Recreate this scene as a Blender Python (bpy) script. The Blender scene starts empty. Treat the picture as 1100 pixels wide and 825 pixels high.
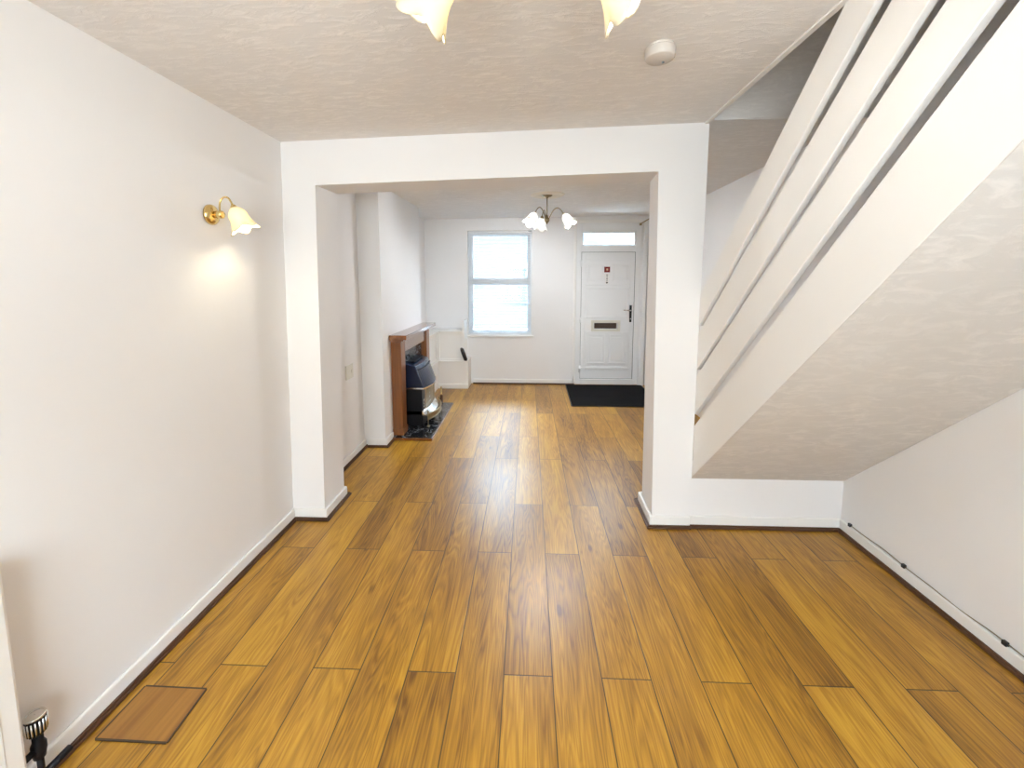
import bpy, bmesh, math, random
from mathutils import Vector, Matrix
random.seed(7)
sc = bpy.context.scene
COL = sc.collection
PI = math.pi

# ------------------------------------------------------------------ helpers
class MB:
    """collects vertices and faces of ONE mesh"""
    def __init__(s): s.v = []; s.f = []; s.smooth = []
    def add(s, vs, fs, smooth=False):
        b = len(s.v); s.v += [tuple(v) for v in vs]
        for f in fs: s.f.append(tuple(b + i for i in f)); s.smooth.append(smooth)
        return s
    def hexa(s, p):                       # p: 4 bottom points (ccw), 4 top points
        return s.add(p, [(3,2,1,0),(4,5,6,7),(0,1,5,4),(1,2,6,5),(2,3,7,6),(3,0,4,7)])
    def box(s, x0,x1,y0,y1,z0,z1, bev=0.0):
        x0,x1 = sorted((x0,x1)); y0,y1 = sorted((y0,y1)); z0,z1 = sorted((z0,z1))
        p = [(x0,y0,z0),(x1,y0,z0),(x1,y1,z0),(x0,y1,z0),(x0,y0,z1),(x1,y0,z1),(x1,y1,z1),(x0,y1,z1)]
        if bev <= 0: return s.hexa(p)
        bm = bmesh.new(); vs = [bm.verts.new(q) for q in p]
        for f in [(3,2,1,0),(4,5,6,7),(0,1,5,4),(1,2,6,5),(2,3,7,6),(3,0,4,7)]: bm.faces.new([vs[i] for i in f])
        bmesh.ops.bevel(bm, geom=list(bm.edges), offset=bev, segments=2, profile=0.5, affect='EDGES')
        return s.from_bm(bm)
    def from_bm(s, bm, smooth=False):
        bm.verts.index_update()
        s.add([v.co[:] for v in bm.verts], [[v.index for v in f.verts] for f in bm.faces], smooth)
        bm.free(); return s
    def prism(s, poly, axis, a, b):       # 2-D polygon extruded along an axis
        def P(u,v,w): return {'x':(w,u,v),'y':(u,w,v),'z':(u,v,w)}[axis]
        n = len(poly); vs = [P(u,v,a) for u,v in poly] + [P(u,v,b) for u,v in poly]
        fs = [tuple(range(n))[::-1], tuple(range(n,2*n))] + [(i,(i+1)%n,n+(i+1)%n,n+i) for i in range(n)]
        return s.add(vs, fs)
    def lathe(s, prof, M=None, seg=32, smooth=True, cap=True):   # prof: (r,z) list
        M = M or Matrix(); vs = []; fs = []
        for r,z in prof:
            for k in range(seg):
                a = 2*PI*k/seg; vs.append((M @ Vector((r*math.cos(a), r*math.sin(a), z)))[:])
        for i in range(len(prof)-1):
            for k in range(seg):
                k2 = (k+1)%seg; fs.append((i*seg+k, i*seg+k2, (i+1)*seg+k2, (i+1)*seg+k))
        s.add(vs, fs, smooth)
        if cap:
            b = len(s.v) - len(vs)
            s.f.append(tuple(b+k for k in range(seg))[::-1]); s.smooth.append(False)
            s.f.append(tuple(b+(len(prof)-1)*seg+k for k in range(seg))); s.smooth.append(False)
        return s
    def tube(s, pts, r, seg=12):
        pts = [Vector(p) for p in pts]; vs = []; fs = []
        up = Vector((0.123,0.31,0.94)).normalized(); n = len(pts)
        for i,p in enumerate(pts):
            t = (pts[min(i+1,n-1)] - pts[max(i-1,0)]).normalized()
            a = t.cross(up).normalized(); b = a.cross(t).normalized(); up = b
            rr = r[i] if isinstance(r,(list,tuple)) else r
            for k in range(seg):
                c = 2*PI*k/seg; vs.append((p + a*rr*math.cos(c) + b*rr*math.sin(c))[:])
        for i in range(n-1):
            for k in range(seg):
                k2 = (k+1)%seg; fs.append((i*seg+k, i*seg+k2, (i+1)*seg+k2, (i+1)*seg+k))
        s.add(vs, fs, True)
        b = len(s.v)-len(vs)
        s.f.append(tuple(b+k for k in range(seg))[::-1]); s.smooth.append(False)
        s.f.append(tuple(b+(n-1)*seg+k for k in range(seg))); s.smooth.append(False)
        return s
    def ring(s, x0,x1,z0,z1,w,y0,y1):      # rectangular moulding lying in the XZ plane
        s.box(x0,x1,y0,y1,z0,z0+w); s.box(x0,x1,y0,y1,z1-w,z1)
        s.box(x0,x0+w,y0,y1,z0+w,z1-w); s.box(x1-w,x1,y0,y1,z0+w,z1-w); return s
    def run(s, pts, d0, d1, z0, z1, closed=False):   # strip on the left-hand side of a polyline in plan
        n = len(pts)
        def off(d):
            out = []
            for i in range(n):
                P = Vector(pts[i]); ds = []
                if i > 0: ds.append((P - Vector(pts[i-1])).normalized())
                if i < n-1: ds.append((Vector(pts[i+1]) - P).normalized())
                ns = [Vector((-t.y, t.x)) for t in ds]
                if len(ns) == 2:
                    m = (ns[0]+ns[1]).normalized(); k = d / max(0.3, m.dot(ns[0]))
                    out.append(P + m*k)
                else: out.append(P + ns[0]*d)
            return out
        A, B = off(d0), off(d1)
        for i in range(n-1):
            q = [A[i], A[i+1], B[i+1], B[i]]
            s.hexa([(p.x,p.y,z0) for p in q] + [(p.x,p.y,z1) for p in q])
        return s
    def build(s, name, m, parent=None, bevel=0.0, loc=None):
        me = bpy.data.meshes.new(name)
        vs = s.v
        if loc: vs = [(v[0]-loc[0], v[1]-loc[1], v[2]-loc[2]) for v in vs]
        me.from_pydata(vs, [], s.f); me.update()
        for p,sm in zip(me.polygons, s.smooth): p.use_smooth = sm
        bm = bmesh.new(); bm.from_mesh(me); bmesh.ops.recalc_face_normals(bm, faces=bm.faces); bm.to_mesh(me); bm.free()
        o = bpy.data.objects.new(name, me); COL.objects.link(o)
        if m: me.materials.append(m)
        if loc: o.location = loc
        if parent is not None:
            o.parent = parent
            if not loc:
                o.matrix_parent_inverse = Matrix.Translation(Vector(parent_origin(parent))).inverted()
        if bevel > 0:
            b = o.modifiers.new('edge', 'BEVEL'); b.width = bevel; b.segments = 2; b.limit_method = 'ANGLE'
        return o
ORIG = {}
def parent_origin(p):
    c = Vector((0,0,0))
    while p is not None:
        c += p.location if not p.get('_w') else p.location
        if p.parent is not None and p.type == 'MESH': c = c + Vector((0,0,0))
        p = p.parent if p.type == 'EMPTY' else None
    return c
def thing(name, label, cat, loc=(0,0,0), group=None):
    o = bpy.data.objects.new(name, None); COL.objects.link(o); o.location = loc; o.empty_display_size = 0.05
    o['label'] = label; o['category'] = cat
    if group: o['group'] = group
    return o
def part(mb, name, m, parent, bevel=0.0, label=None):
    """a part modelled in world coordinates and parented without moving it"""
    o = MB.build(mb, name, m, None, bevel)
    o.parent = parent
    bpy.context.view_layer.update()
    o.matrix_parent_inverse = parent.matrix_world.inverted()
    if label: o['label'] = label
    return o
def tag(o, label, cat, group=None):
    o['label'] = label; o['category'] = cat
    if group: o['group'] = group
    return o
def struct(mb, name, m, bevel=0.0):
    o = MB.build(mb, name, m, None, bevel); o['kind'] = 'structure'; return o
def sempty(name, loc):
    o = bpy.data.objects.new(name, None); COL.objects.link(o); o.location = loc; o['kind'] = 'structure'; return o

# ------------------------------------------------------------------ materials
def new_mat(name):
    m = bpy.data.materials.new(name); m.use_nodes = True
    nt = m.node_tree; b = nt.nodes['Principled BSDF']; return m, nt, b
def N(nt, t, **kw):
    n = nt.nodes.new(t)
    for k,v in kw.items():
        if k.startswith('i_'): n.inputs[k[2:].replace('_',' ')].default_value = v
        else: setattr(n, k, v)
    return n
def simple(name, col, rough=0.5, metal=0.0, spec=0.5, coat=0.0, bump=0.0, bscale=60.0, var=0.0):
    m, nt, b = new_mat(name); L = nt.links
    b.inputs['Base Color'].default_value = (*col,1); b.inputs['Roughness'].default_value = rough
    b.inputs['Metallic'].default_value = metal; b.inputs['Specular IOR Level'].default_value = spec
    b.inputs['Coat Weight'].default_value = coat; b.inputs['Coat Roughness'].default_value = 0.08
    tc = N(nt,'ShaderNodeTexCoord')
    if var > 0:
        no = N(nt,'ShaderNodeTexNoise'); no.inputs['Scale'].default_value = 3.0; no.inputs['Detail'].default_value = 5
        L.new(tc.outputs['Object'], no.inputs['Vector'])
        r = N(nt,'ShaderNodeValToRGB'); r.color_ramp.elements[0].position = 0.3; r.color_ramp.elements[1].position = 0.7
        r.color_ramp.elements[0].color = (*[c*(1-var) for c in col],1); r.color_ramp.elements[1].color = (*col,1)
        L.new(no.outputs['Fac'], r.inputs['Fac']); L.new(r.outputs['Color'], b.inputs['Base Color'])
    if bump > 0:
        no = N(nt,'ShaderNodeTexNoise'); no.inputs['Scale'].default_value = bscale; no.inputs['Detail'].default_value = 6
        L.new(tc.outputs['Object'], no.inputs['Vector'])
        bp = N(nt,'ShaderNodeBump'); bp.inputs['Strength'].default_value = bump; bp.inputs['Distance'].default_value = 0.01
        L.new(no.outputs['Fac'], bp.inputs['Height']); L.new(bp.outputs['Normal'], b.inputs['Normal'])
    return m

M = {}
M['wall'] = simple('white_emulsion', (0.83,0.82,0.82), 0.75, spec=0.25, bump=0.10, bscale=9, var=0.015)
M['wall_cool'] = simple('white_emulsion_front', (0.84,0.84,0.845), 0.75, spec=0.25, bump=0.10, bscale=9, var=0.015)
M['gloss_white'] = simple('white_gloss_paint', (0.84,0.83,0.81), 0.32, spec=0.5, bump=0.05, bscale=20)
M['stair_white'] = simple('white_painted_board', (0.83,0.81,0.785), 0.45, spec=0.4, bump=0.04, bscale=12)
M['upvc'] = simple('white_upvc', (0.83,0.84,0.85), 0.3, spec=0.5)
M['bead'] = simple('dark_wood_bead', (0.10,0.040,0.018), 0.45, var=0.5, bump=0.1, bscale=30)
M['black_plastic'] = simple('black_plastic', (0.012,0.012,0.014), 0.4)
M['black_enamel'] = simple('black_enamel', (0.006,0.006,0.008), 0.5, spec=0.2)
M['blue_enamel'] = simple('dark_blue_enamel', (0.009,0.015,0.040), 0.25, spec=0.35, coat=0.15)
M['chrome'] = simple('polished_chrome', (0.78,0.77,0.74), 0.16, metal=1.0)
M['brass'] = simple('polished_brass', (0.78,0.58,0.25), 0.18, metal=1.0)
M['old_brass'] = simple('antique_brass', (0.30,0.24,0.14), 0.3, metal=1.0)
M['radiant'] = simple('ceramic_radiant', (0.42,0.33,0.20), 0.5, bump=0.6, bscale=40, var=0.4)
M['mat'] = simple('black_coir', (0.012,0.012,0.014), 0.95, spec=0.1, bump=0.8, bscale=260, var=0.5)
M['tread'] = simple('stair_carpet', (0.30,0.26,0.22), 0.95, spec=0.1, bump=0.5, bscale=200)
M['cream_plastic'] = simple('cream_plastic', (0.72,0.70,0.62), 0.35)
M['alarm'] = simple('white_abs', (0.64,0.59,0.54), 0.4)
M['red'] = simple('red_sticker', (0.17,0.014,0.010), 0.5)
M['pale'] = simple('pale_print', (0.62,0.40,0.28), 0.5)
M['facade'] = simple('dimmed_render', (0.046,0.050,0.053), 0.9, spec=0.0, bump=0.3, bscale=8, var=0.1)  # pale house front darkened in colour to offset the very bright sky
M['far_frame'] = simple('dimmed_frame', (0.045,0.052,0.058), 0.7, spec=0.0)  # white frames dimmed in colour so the sky does not bleach them
M['gap_shade'] = simple('grey_gap_shade', (0.20,0.21,0.22), 0.7)  # grey strip round the door leaf, stands in for shade in the gap
M['road'] = simple('pale_bounce_ground', (0.62,0.62,0.62), 0.9, spec=0.0, bump=0.4, bscale=50, var=0.3)  # ground made very pale so it bounces skylight up to the ceiling
M['sky_block'] = simple('sky_block_render', (0.55,0.50,0.44), 0.9, var=0.3)
M['slate'] = simple('slate_roof', (0.16,0.17,0.19), 0.8, var=0.3)
M['dark_pane'] = simple('dark_pane', (0.025,0.032,0.038), 0.6, spec=0.0)
M['brown_recess'] = simple('brown_recess', (0.05,0.03,0.02), 0.6)

def textured_plaster(name, col, scale=(7,22,22), strength=0.17, contrast=0.08):
    m, nt, b = new_mat(name); L = nt.links
    b.inputs['Roughness'].default_value = 0.8; b.inputs['Specular IOR Level'].default_value = 0.3
    tc = N(nt,'ShaderNodeTexCoord'); mp = N(nt,'ShaderNodeMapping'); mp.inputs['Scale'].default_value = scale
    L.new(tc.outputs['Object'], mp.inputs['Vector'])
    n1 = N(nt,'ShaderNodeTexNoise'); n1.inputs['Scale'].default_value = 1.6; n1.inputs['Detail'].default_value = 7; n1.inputs['Roughness'].default_value = 0.62; n1.inputs['Distortion'].default_value = 0.9
    L.new(mp.outputs['Vector'], n1.inputs['Vector'])
    n2 = N(nt,'ShaderNodeTexNoise'); n2.inputs['Scale'].default_value = 2.2; n2.inputs['Detail'].default_value = 3
    L.new(tc.outputs['Object'], n2.inputs['Vector'])
    r = N(nt,'ShaderNodeValToRGB'); r.color_ramp.elements[0].position = 0.46; r.color_ramp.elements[1].position = 0.66
    L.new(n1.outputs['Fac'], r.inputs['Fac'])
    mul = N(nt,'ShaderNodeMath', operation='MULTIPLY'); L.new(r.outputs['Color'], mul.inputs[0])
    r2 = N(nt,'ShaderNodeValToRGB'); r2.color_ramp.elements[0].position = 0.35; r2.color_ramp.elements[1].position = 0.65
    r2.color_ramp.elements[0].color = (.35,.35,.35,1)
    L.new(n2.outputs['Fac'], r2.inputs['Fac']); L.new(r2.outputs['Color'], mul.inputs[1])
    cr = N(nt,'ShaderNodeMixRGB'); cr.inputs[1].default_value = (*[c*(1-contrast) for c in col],1); cr.inputs[2].default_value = (*[min(.95,c*(1+contrast*.6)) for c in col],1)
    L.new(mul.outputs[0], cr.inputs[0]); L.new(cr.outputs[0], b.inputs['Base Color'])
    bp = N(nt,'ShaderNodeBump'); bp.inputs['Strength'].default_value = strength; bp.inputs['Distance'].default_value = 0.012
    L.new(mul.outputs[0], bp.inputs['Height']); L.new(bp.outputs['Normal'], b.inputs['Normal'])
    return m
M['ceiling'] = textured_plaster('brushed_plaster_ceiling', (0.82,0.79,0.765))
M['ceiling_front'] = textured_plaster('brushed_plaster_front', (0.88,0.88,0.88))
M['soffit'] = textured_plaster('shaded_plaster_soffit', (0.71,0.675,0.64), scale=(6,6,20), strength=0.2, contrast=0.10)  # same white plaster as the ceilings, its shade put into the colour
M['rose'] = simple('plaster_rose', (0.82,0.78,0.70), 0.7)

def oak_floor():
    m, nt, b = new_mat('honey_oak_laminate'); L = nt.links
    uv = N(nt,'ShaderNodeUVMap', uv_map='UVMap'); at = N(nt,'ShaderNodeAttribute', attribute_name='rnd')
    sep = N(nt,'ShaderNodeSeparateXYZ'); L.new(uv.outputs['UV'], sep.inputs[0])
    sc_ = N(nt,'ShaderNodeSeparateColor'); L.new(at.outputs['Color'], sc_.inputs[0])
    def math_(op, a, bb):
        n = N(nt,'ShaderNodeMath', operation=op)
        for i,x in enumerate((a,bb)):
            if x is None: continue
            if isinstance(x,(int,float)): n.inputs[i].default_value = x
            else: L.new(x, n.inputs[i])
        return n.outputs[0]
    comb = N(nt,'ShaderNodeCombineXYZ')
    L.new(math_('ADD', math_('MULTIPLY', sep.outputs[0], 11.0), math_('MULTIPLY', sc_.outputs[0], 37.0)), comb.inputs[0])
    L.new(math_('ADD', math_('MULTIPLY', sep.outputs[1], 0.75), math_('MULTIPLY', sc_.outputs[1], 53.0)), comb.inputs[1])
    L.new(math_('MULTIPLY', sc_.outputs[2], 19.0), comb.inputs[2])
    # cathedral figure
    n1 = N(nt,'ShaderNodeTexNoise'); n1.inputs['Scale'].default_value = 0.9; n1.inputs['Detail'].default_value = 3; n1.inputs['Distortion'].default_value = 0.6
    L.new(comb.outputs[0], n1.inputs['Vector'])
    rings = math_('FRACT', math_('MULTIPLY', n1.outputs['Fac'], 17.0), None)
    tri = math_('ABSOLUTE', math_('SUBTRACT', rings, 0.5), None)
    # fine pores
    comb2 = N(nt,'ShaderNodeCombineXYZ')
    L.new(math_('ADD', math_('MULTIPLY', sep.outputs[0], 170.0), math_('MULTIPLY', sc_.outputs[1], 31.0)), comb2.inputs[0])
    L.new(math_('ADD', math_('MULTIPLY', sep.outputs[1], 5.0), math_('MULTIPLY', sc_.outputs[0], 31.0)), comb2.inputs[1])
    n2 = N(nt,'ShaderNodeTexNoise'); n2.inputs['Scale'].default_value = 1.0; n2.inputs['Detail'].default_value = 4
    L.new(comb2.outputs[0], n2.inputs['Vector'])
    # broad tone
    comb3 = N(nt,'ShaderNodeCombineXYZ')
    L.new(math_('ADD', math_('MULTIPLY', sep.outputs[0], 9.0), math_('MULTIPLY', sc_.outputs[2], 71.0)), comb3.inputs[0])
    L.new(math_('ADD', math_('MULTIPLY', sep.outputs[1], 1.0), math_('MULTIPLY', sc_.outputs[1], 13.0)), comb3.inputs[1])
    n3 = N(nt,'ShaderNodeTexNoise'); n3.inputs['Scale'].default_value = 1.0; n3.inputs['Detail'].default_value = 5; n3.inputs['Roughness'].default_value = .6
    L.new(comb3.outputs[0], n3.inputs['Vector'])
    tone = math_('ADD', math_('MULTIPLY', tri, 0.32), math_('MULTIPLY', n2.outputs['Fac'], 0.34))
    tone = math_('ADD', tone, math_('MULTIPLY', n3.outputs['Fac'], 0.60))
    kc = N(nt,'ShaderNodeCombineXYZ'); L.new(math_('ADD', math_('MULTIPLY', sep.outputs[0], 9.0), math_('MULTIPLY', sc_.outputs[2], 23.0)), kc.inputs[0]); L.new(math_('ADD', math_('MULTIPLY', sep.outputs[1], 3.4), math_('MULTIPLY', sc_.outputs[0], 41.0)), kc.inputs[1])
    kv = N(nt,'ShaderNodeTexVoronoi'); kv.inputs['Scale'].default_value = 0.75; L.new(kc.outputs[0], kv.inputs['Vector'])
    kr = N(nt,'ShaderNodeMapRange'); kr.inputs['From Min'].default_value = .03; kr.inputs['From Max'].default_value = .12; kr.inputs['To Min'].default_value = -.20; kr.inputs['To Max'].default_value = 0; L.new(kv.outputs['Distance'], kr.inputs['Value'])
    tone = math_('ADD', tone, kr.outputs[0])
    tone = math_('ADD', tone, math_('MULTIPLY', math_('SUBTRACT', sc_.outputs[0], 0.5), 0.20))
    r = N(nt,'ShaderNodeValToRGB'); e = r.color_ramp.elements
    e[0].position = 0.30; e[0].color = (0.12,0.043,0.003,1); e[1].position = 0.80; e[1].color = (0.55,0.30,0.028,1)
    k = e.new(0.56); k.color = (0.355,0.165,0.010,1)
    L.new(tone, r.inputs['Fac'])
    # grooves between planks
    W_, L_ = 0.192, 1.285
    du = math_('MINIMUM', sep.outputs[0], math_('SUBTRACT', W_, sep.outputs[0]))
    dv = math_('MINIMUM', sep.outputs[1], math_('SUBTRACT', L_, sep.outputs[1]))
    d = math_('MINIMUM', du, dv)
    mr = N(nt,'ShaderNodeMapRange'); mr.inputs['From Min'].default_value = 0.0006; mr.inputs['From Max'].default_value = 0.0034; mr.clamp = True
    L.new(d, mr.inputs['Value'])
    mx = N(nt,'ShaderNodeMixRGB'); mx.inputs[1].default_value = (0.022,0.009,0.002,1)
    L.new(mr.outputs[0], mx.inputs[0]); L.new(r.outputs['Color'], mx.inputs[2]); L.new(mx.outputs[0], b.inputs['Base Color'])
    hgt = math_('ADD', mr.outputs[0], math_('MULTIPLY', n2.outputs['Fac'], 0.12))
    bp = N(nt,'ShaderNodeBump'); bp.inputs['Strength'].default_value = 0.25; bp.inputs['Distance'].default_value = 0.002
    L.new(hgt, bp.inputs['Height']); L.new(bp.outputs['Normal'], b.inputs['Normal'])
    b.inputs['Roughness'].default_value = 0.34; b.inputs['Specular IOR Level'].default_value = 0.62
    return m
M['floor'] = oak_floor()

def wood(name, dark, light, axis=1, rough=0.3, coat=0.4, stretch=0.6):
    m, nt, b = new_mat(name); L = nt.links
    tc = N(nt,'ShaderNodeTexCoord'); mp = N(nt,'ShaderNodeMapping')
    s = [26,26,26]; s[axis] = stretch*2.5; mp.inputs['Scale'].default_value = s
    L.new(tc.outputs['Object'], mp.inputs['Vector'])
    n = N(nt,'ShaderNodeTexNoise'); n.inputs['Scale'].default_value = 1; n.inputs['Detail'].default_value = 6; n.inputs['Distortion'].default_value = .5
    L.new(mp.outputs['Vector'], n.inputs['Vector'])
    r = N(nt,'ShaderNodeValToRGB'); r.color_ramp.elements[0].position = .3; r.color_ramp.elements[1].position = .7
    r.color_ramp.elements[0].color = (*dark,1); r.color_ramp.elements[1].color = (*light,1)
    L.new(n.outputs['Fac'], r.inputs['Fac']); L.new(r.outputs['Color'], b.inputs['Base Color'])
    b.inputs['Roughness'].default_value = rough; b.inputs['Coat Weight'].default_value = coat; b.inputs['Coat Roughness'].default_value = .15
    return m
M['surround_v'] = wood('mahogany_upright', (0.14,0.044,0.010), (0.26,0.092,0.024), 2)
M['surround_h'] = wood('mahogany_shelf', (0.14,0.044,0.010), (0.26,0.092,0.024), 1, rough=.2, coat=1.0)
M['hatch'] = wood('worn_oak_hatch', (0.17,0.065,0.010), (0.36,0.165,0.026), 1, rough=.35, coat=0.0)

def marble():
    m, nt, b = new_mat('black_marble'); L = nt.links
    tc = N(nt,'ShaderNodeTexCoord')
    n = N(nt,'ShaderNodeTexNoise'); n.inputs['Scale'].default_value = 7; n.inputs['Detail'].default_value = 8; n.inputs['Distortion'].default_value = 1.5
    L.new(tc.outputs['Object'], n.inputs['Vector'])
    a = N(nt,'ShaderNodeMath', operation='SUBTRACT'); a.inputs[1].default_value = .5; L.new(n.outputs['Fac'], a.inputs[0])
    c = N(nt,'ShaderNodeMath', operation='ABSOLUTE'); L.new(a.outputs[0], c.inputs[0])
    r = N(nt,'ShaderNodeValToRGB'); r.color_ramp.elements[0].color = (.35,.36,.38,1); r.color_ramp.elements[1].color = (.012,.013,.016,1); r.color_ramp.elements[1].position = .022
    L.new(c.outputs[0], r.inputs['Fac']); L.new(r.outputs['Color'], b.inputs['Base Color'])
    b.inputs['Roughness'].default_value = .14
    return m
M['marble'] = marble()

def frosted(dc=(.86,.80,.66),tcol=(.95,.86,.62),a0=.30,a1=.42):
    m = bpy.data.materials.new('frosted_glass_shade'); m.use_nodes = True; nt = m.node_tree; L = nt.links
    nt.nodes.clear(); out = N(nt,'ShaderNodeOutputMaterial')
    d = N(nt,'ShaderNodeBsdfDiffuse'); d.inputs['Color'].default_value = (*dc,1)
    t = N(nt,'ShaderNodeBsdfTranslucent'); t.inputs['Color'].default_value = (*tcol,1)
    g = N(nt,'ShaderNodeBsdfGlossy'); g.inputs['Roughness'].default_value = .2
    tc = N(nt,'ShaderNodeTexCoord'); no = N(nt,'ShaderNodeTexNoise'); no.inputs['Scale'].default_value = 30
    L.new(tc.outputs['Object'], no.inputs['Vector'])
    mr = N(nt,'ShaderNodeMapRange'); mr.inputs['To Min'].default_value = a0; mr.inputs['To Max'].default_value = a1; L.new(no.outputs['Fac'], mr.inputs['Value'])
    a = N(nt,'ShaderNodeMixShader'); L.new(mr.outputs[0], a.inputs[0]); L.new(d.outputs[0], a.inputs[1]); L.new(t.outputs[0], a.inputs[2])
    c = N(nt,'ShaderNodeMixShader'); c.inputs[0].default_value = .06; L.new(a.outputs[0], c.inputs[1]); L.new(g.outputs[0], c.inputs[2])
    L.new(c.outputs[0], out.inputs[0]); return m
M['shade'] = frosted()
def emis(name, col, s):
    m = bpy.data.materials.new(name); m.use_nodes = True; nt = m.node_tree; nt.nodes.clear()
    e = N(nt,'ShaderNodeEmission'); e.inputs[0].default_value = (*col,1); e.inputs[1].default_value = s
    o = N(nt,'ShaderNodeOutputMaterial'); nt.links.new(e.outputs[0], o.inputs[0]); return m
BULB = 170.0
M['bulb'] = emis('lit_bulb', (1.0,0.96,0.89), BULB)
M['shade_white'] = frosted((.90,.89,.86),(.97,.96,.92),.42,.58)
M['bulb_cool'] = emis('lit_bulb_white', (.90,.95,1.0), 820.0)
M['bulb_wall'] = emis('lit_bulb_wall', (1.0,0.86,0.58), 125.0)
def glass():
    m = bpy.data.materials.new('window_glass'); m.use_nodes = True; nt = m.node_tree; nt.nodes.clear(); L = nt.links
    t = N(nt,'ShaderNodeBsdfTransparent'); t.inputs[0].default_value = (.93,.97,.99,1)
    g = N(nt,'ShaderNodeBsdfGlossy'); g.inputs['Roughness'].default_value = .02
    f = N(nt,'ShaderNodeFresnel'); f.inputs[0].default_value = 1.45
    x = N(nt,'ShaderNodeMixShader'); o = N(nt,'ShaderNodeOutputMaterial')
    L.new(f.outputs[0], x.inputs[0]); L.new(t.outputs[0], x.inputs[1]); L.new(g.outputs[0], x.inputs[2]); L.new(x.outputs[0], o.inputs[0]); return m
M['glass'] = glass()
def slat():
    m = bpy.data.materials.new('blind_slat'); m.use_nodes = True; nt = m.node_tree; nt.nodes.clear(); L = nt.links
    d = N(nt,'ShaderNodeBsdfDiffuse'); d.inputs[0].default_value = (.82,.85,.88,1)
    t = N(nt,'ShaderNodeBsdfTranslucent'); t.inputs[0].default_value = (.75,.85,.92,1)
    x = N(nt,'ShaderNodeMixShader'); x.inputs[0].default_value = .18; o = N(nt,'ShaderNodeOutputMaterial')
    L.new(d.outputs[0], x.inputs[1]); L.new(t.outputs[0], x.inputs[2]); L.new(x.outputs[0], o.inputs[0]); return m
M['slat'] = slat()

# ------------------------------------------------------------------ dimensions (metres; camera stands over the origin)
YP, YPB = 2.575, 2.865          # faces of the partition with the wide opening
YB = 6.27                       # street wall
XL, XR, XS = -1.535, 1.955, 1.02
YR = -1.50                      # wall behind the camera
ZTOP = 4.2
def zc_rear(x): return 2.375 + (x+1.5)*0.0305
def zc_front(x,y):
    a = (y-2.6)/3.65; l = 2.375*(1-a)+2.442*a; r = 2.497*(1-a)+2.487*a
    u = (x+1.5)/3.45; return l*(1-u)+r*u

# ------------------------------------------------------------------ floor: one mesh of planks
def floor():
    W_, L_ = 0.192, 1.285; x00 = 0.10
    vs, fs, uvs, cols = [], [], [], []
    x0,x1,y0,y1 = -1.75, 2.1, -0.85, 6.55
    k0 = math.floor((x0-x00)/W_); k1 = math.ceil((x1-x00)/W_)
    rnd = random.Random(3)
    for k in range(k0,k1):
        off = 2.275 if k % 2 == 0 else 1.52
        j0 = math.floor((y0-off)/L_); j1 = math.ceil((y1-off)/L_)
        for j in range(j0,j1):
            a,b = x00+k*W_, x00+(k+1)*W_; c,d = off+j*L_, off+(j+1)*L_
            i = len(vs); vs += [(a,c,0),(b,c,0),(b,d,0),(a,d,0)]; fs.append((i,i+1,i+2,i+3))
            uvs += [(0,0),(W_,0),(W_,L_),(0,L_)]; q = (rnd.random(),rnd.random(),rnd.random(),1); cols += [q]*4
    n = len(vs)
    me = bpy.data.meshes.new('floor')
    lo = -0.12
    ex = [(x0,y0-.3,lo),(x1,y0-.3,lo),(x1,y1+.3,lo),(x0,y1+.3,lo)]
    me.from_pydata(vs+ex, [], fs+[(n+3,n+2,n+1,n)]); me.update()
    me.uv_layers.new(name='UVMap'); me.color_attributes.new('rnd','FLOAT_COLOR','CORNER')
    ul = me.uv_layers['UVMap']; ca = me.color_attributes['rnd']
    for i in range(len(uvs)): ul.data[i].uv = uvs[i]
    for i in range(len(uvs)): ca.data[i].color = cols[i]
    o = bpy.data.objects.new('floor', me); COL.objects.link(o); me.materials.append(M['floor']); o['kind'] = 'structure'
floor()

# ------------------------------------------------------------------ walls
m = MB()
m.hexa([(XL-.2,YR-.2,0),(XL,YR-.2,0),(XL,YP+.1,0),(XL-.2,YP+.1,0),(XL-.2,YR-.2,2.6),(-1.482,YR-.2,2.6),(-1.482,YP+.1,2.6),(XL-.2,YP+.1,2.6)])
m.box(XL-.2,XL,YP+.1,YB+.25,0,2.7)
struct(m,'wall_left',M['wall'])
m = MB(); m.box(XL-.05,-1.335,3.79,5.19,0,2.6); struct(m,'wall_chimney',M['wall_cool'])
m = MB(); m.box(XR,XR+.2,YR-.2,YB+.25,0,ZTOP); struct(m,'wall_right',M['wall'])
# partition: two piers and the boxed beam across
m = MB()
pf = [(XL,0),(-1.325,0),(-1.287,2.122),(.752,2.182),(.785,0),(XS,0),(XS+.012,2.6),(XL,2.6)]
pb = [(XL,0),(-1.325,0),(-1.287,2.128),(.785,2.188),(.800,0),(XS,0),(XS+.012,2.6),(XL,2.6)]
nn = len(pf)
tri = [(0,1,2,7),(2,3,6,7),(3,4,5,6)]
m.add([(x,YP,z) for x,z in pf]+[(x,YPB,z) for x,z in pb], [t for t in tri]+[tuple(nn+i for i in t[::-1]) for t in tri]+[(i,nn+i,nn+(i+1)%nn,(i+1)%nn) for i in range(nn)])
struct(m,'wall_partition',M['wall'])
m = MB(); m.box(XS-.002,XR,YP+.012,YP+.12,0,.40); struct(m,'wall_understair',M['wall'])
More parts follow.
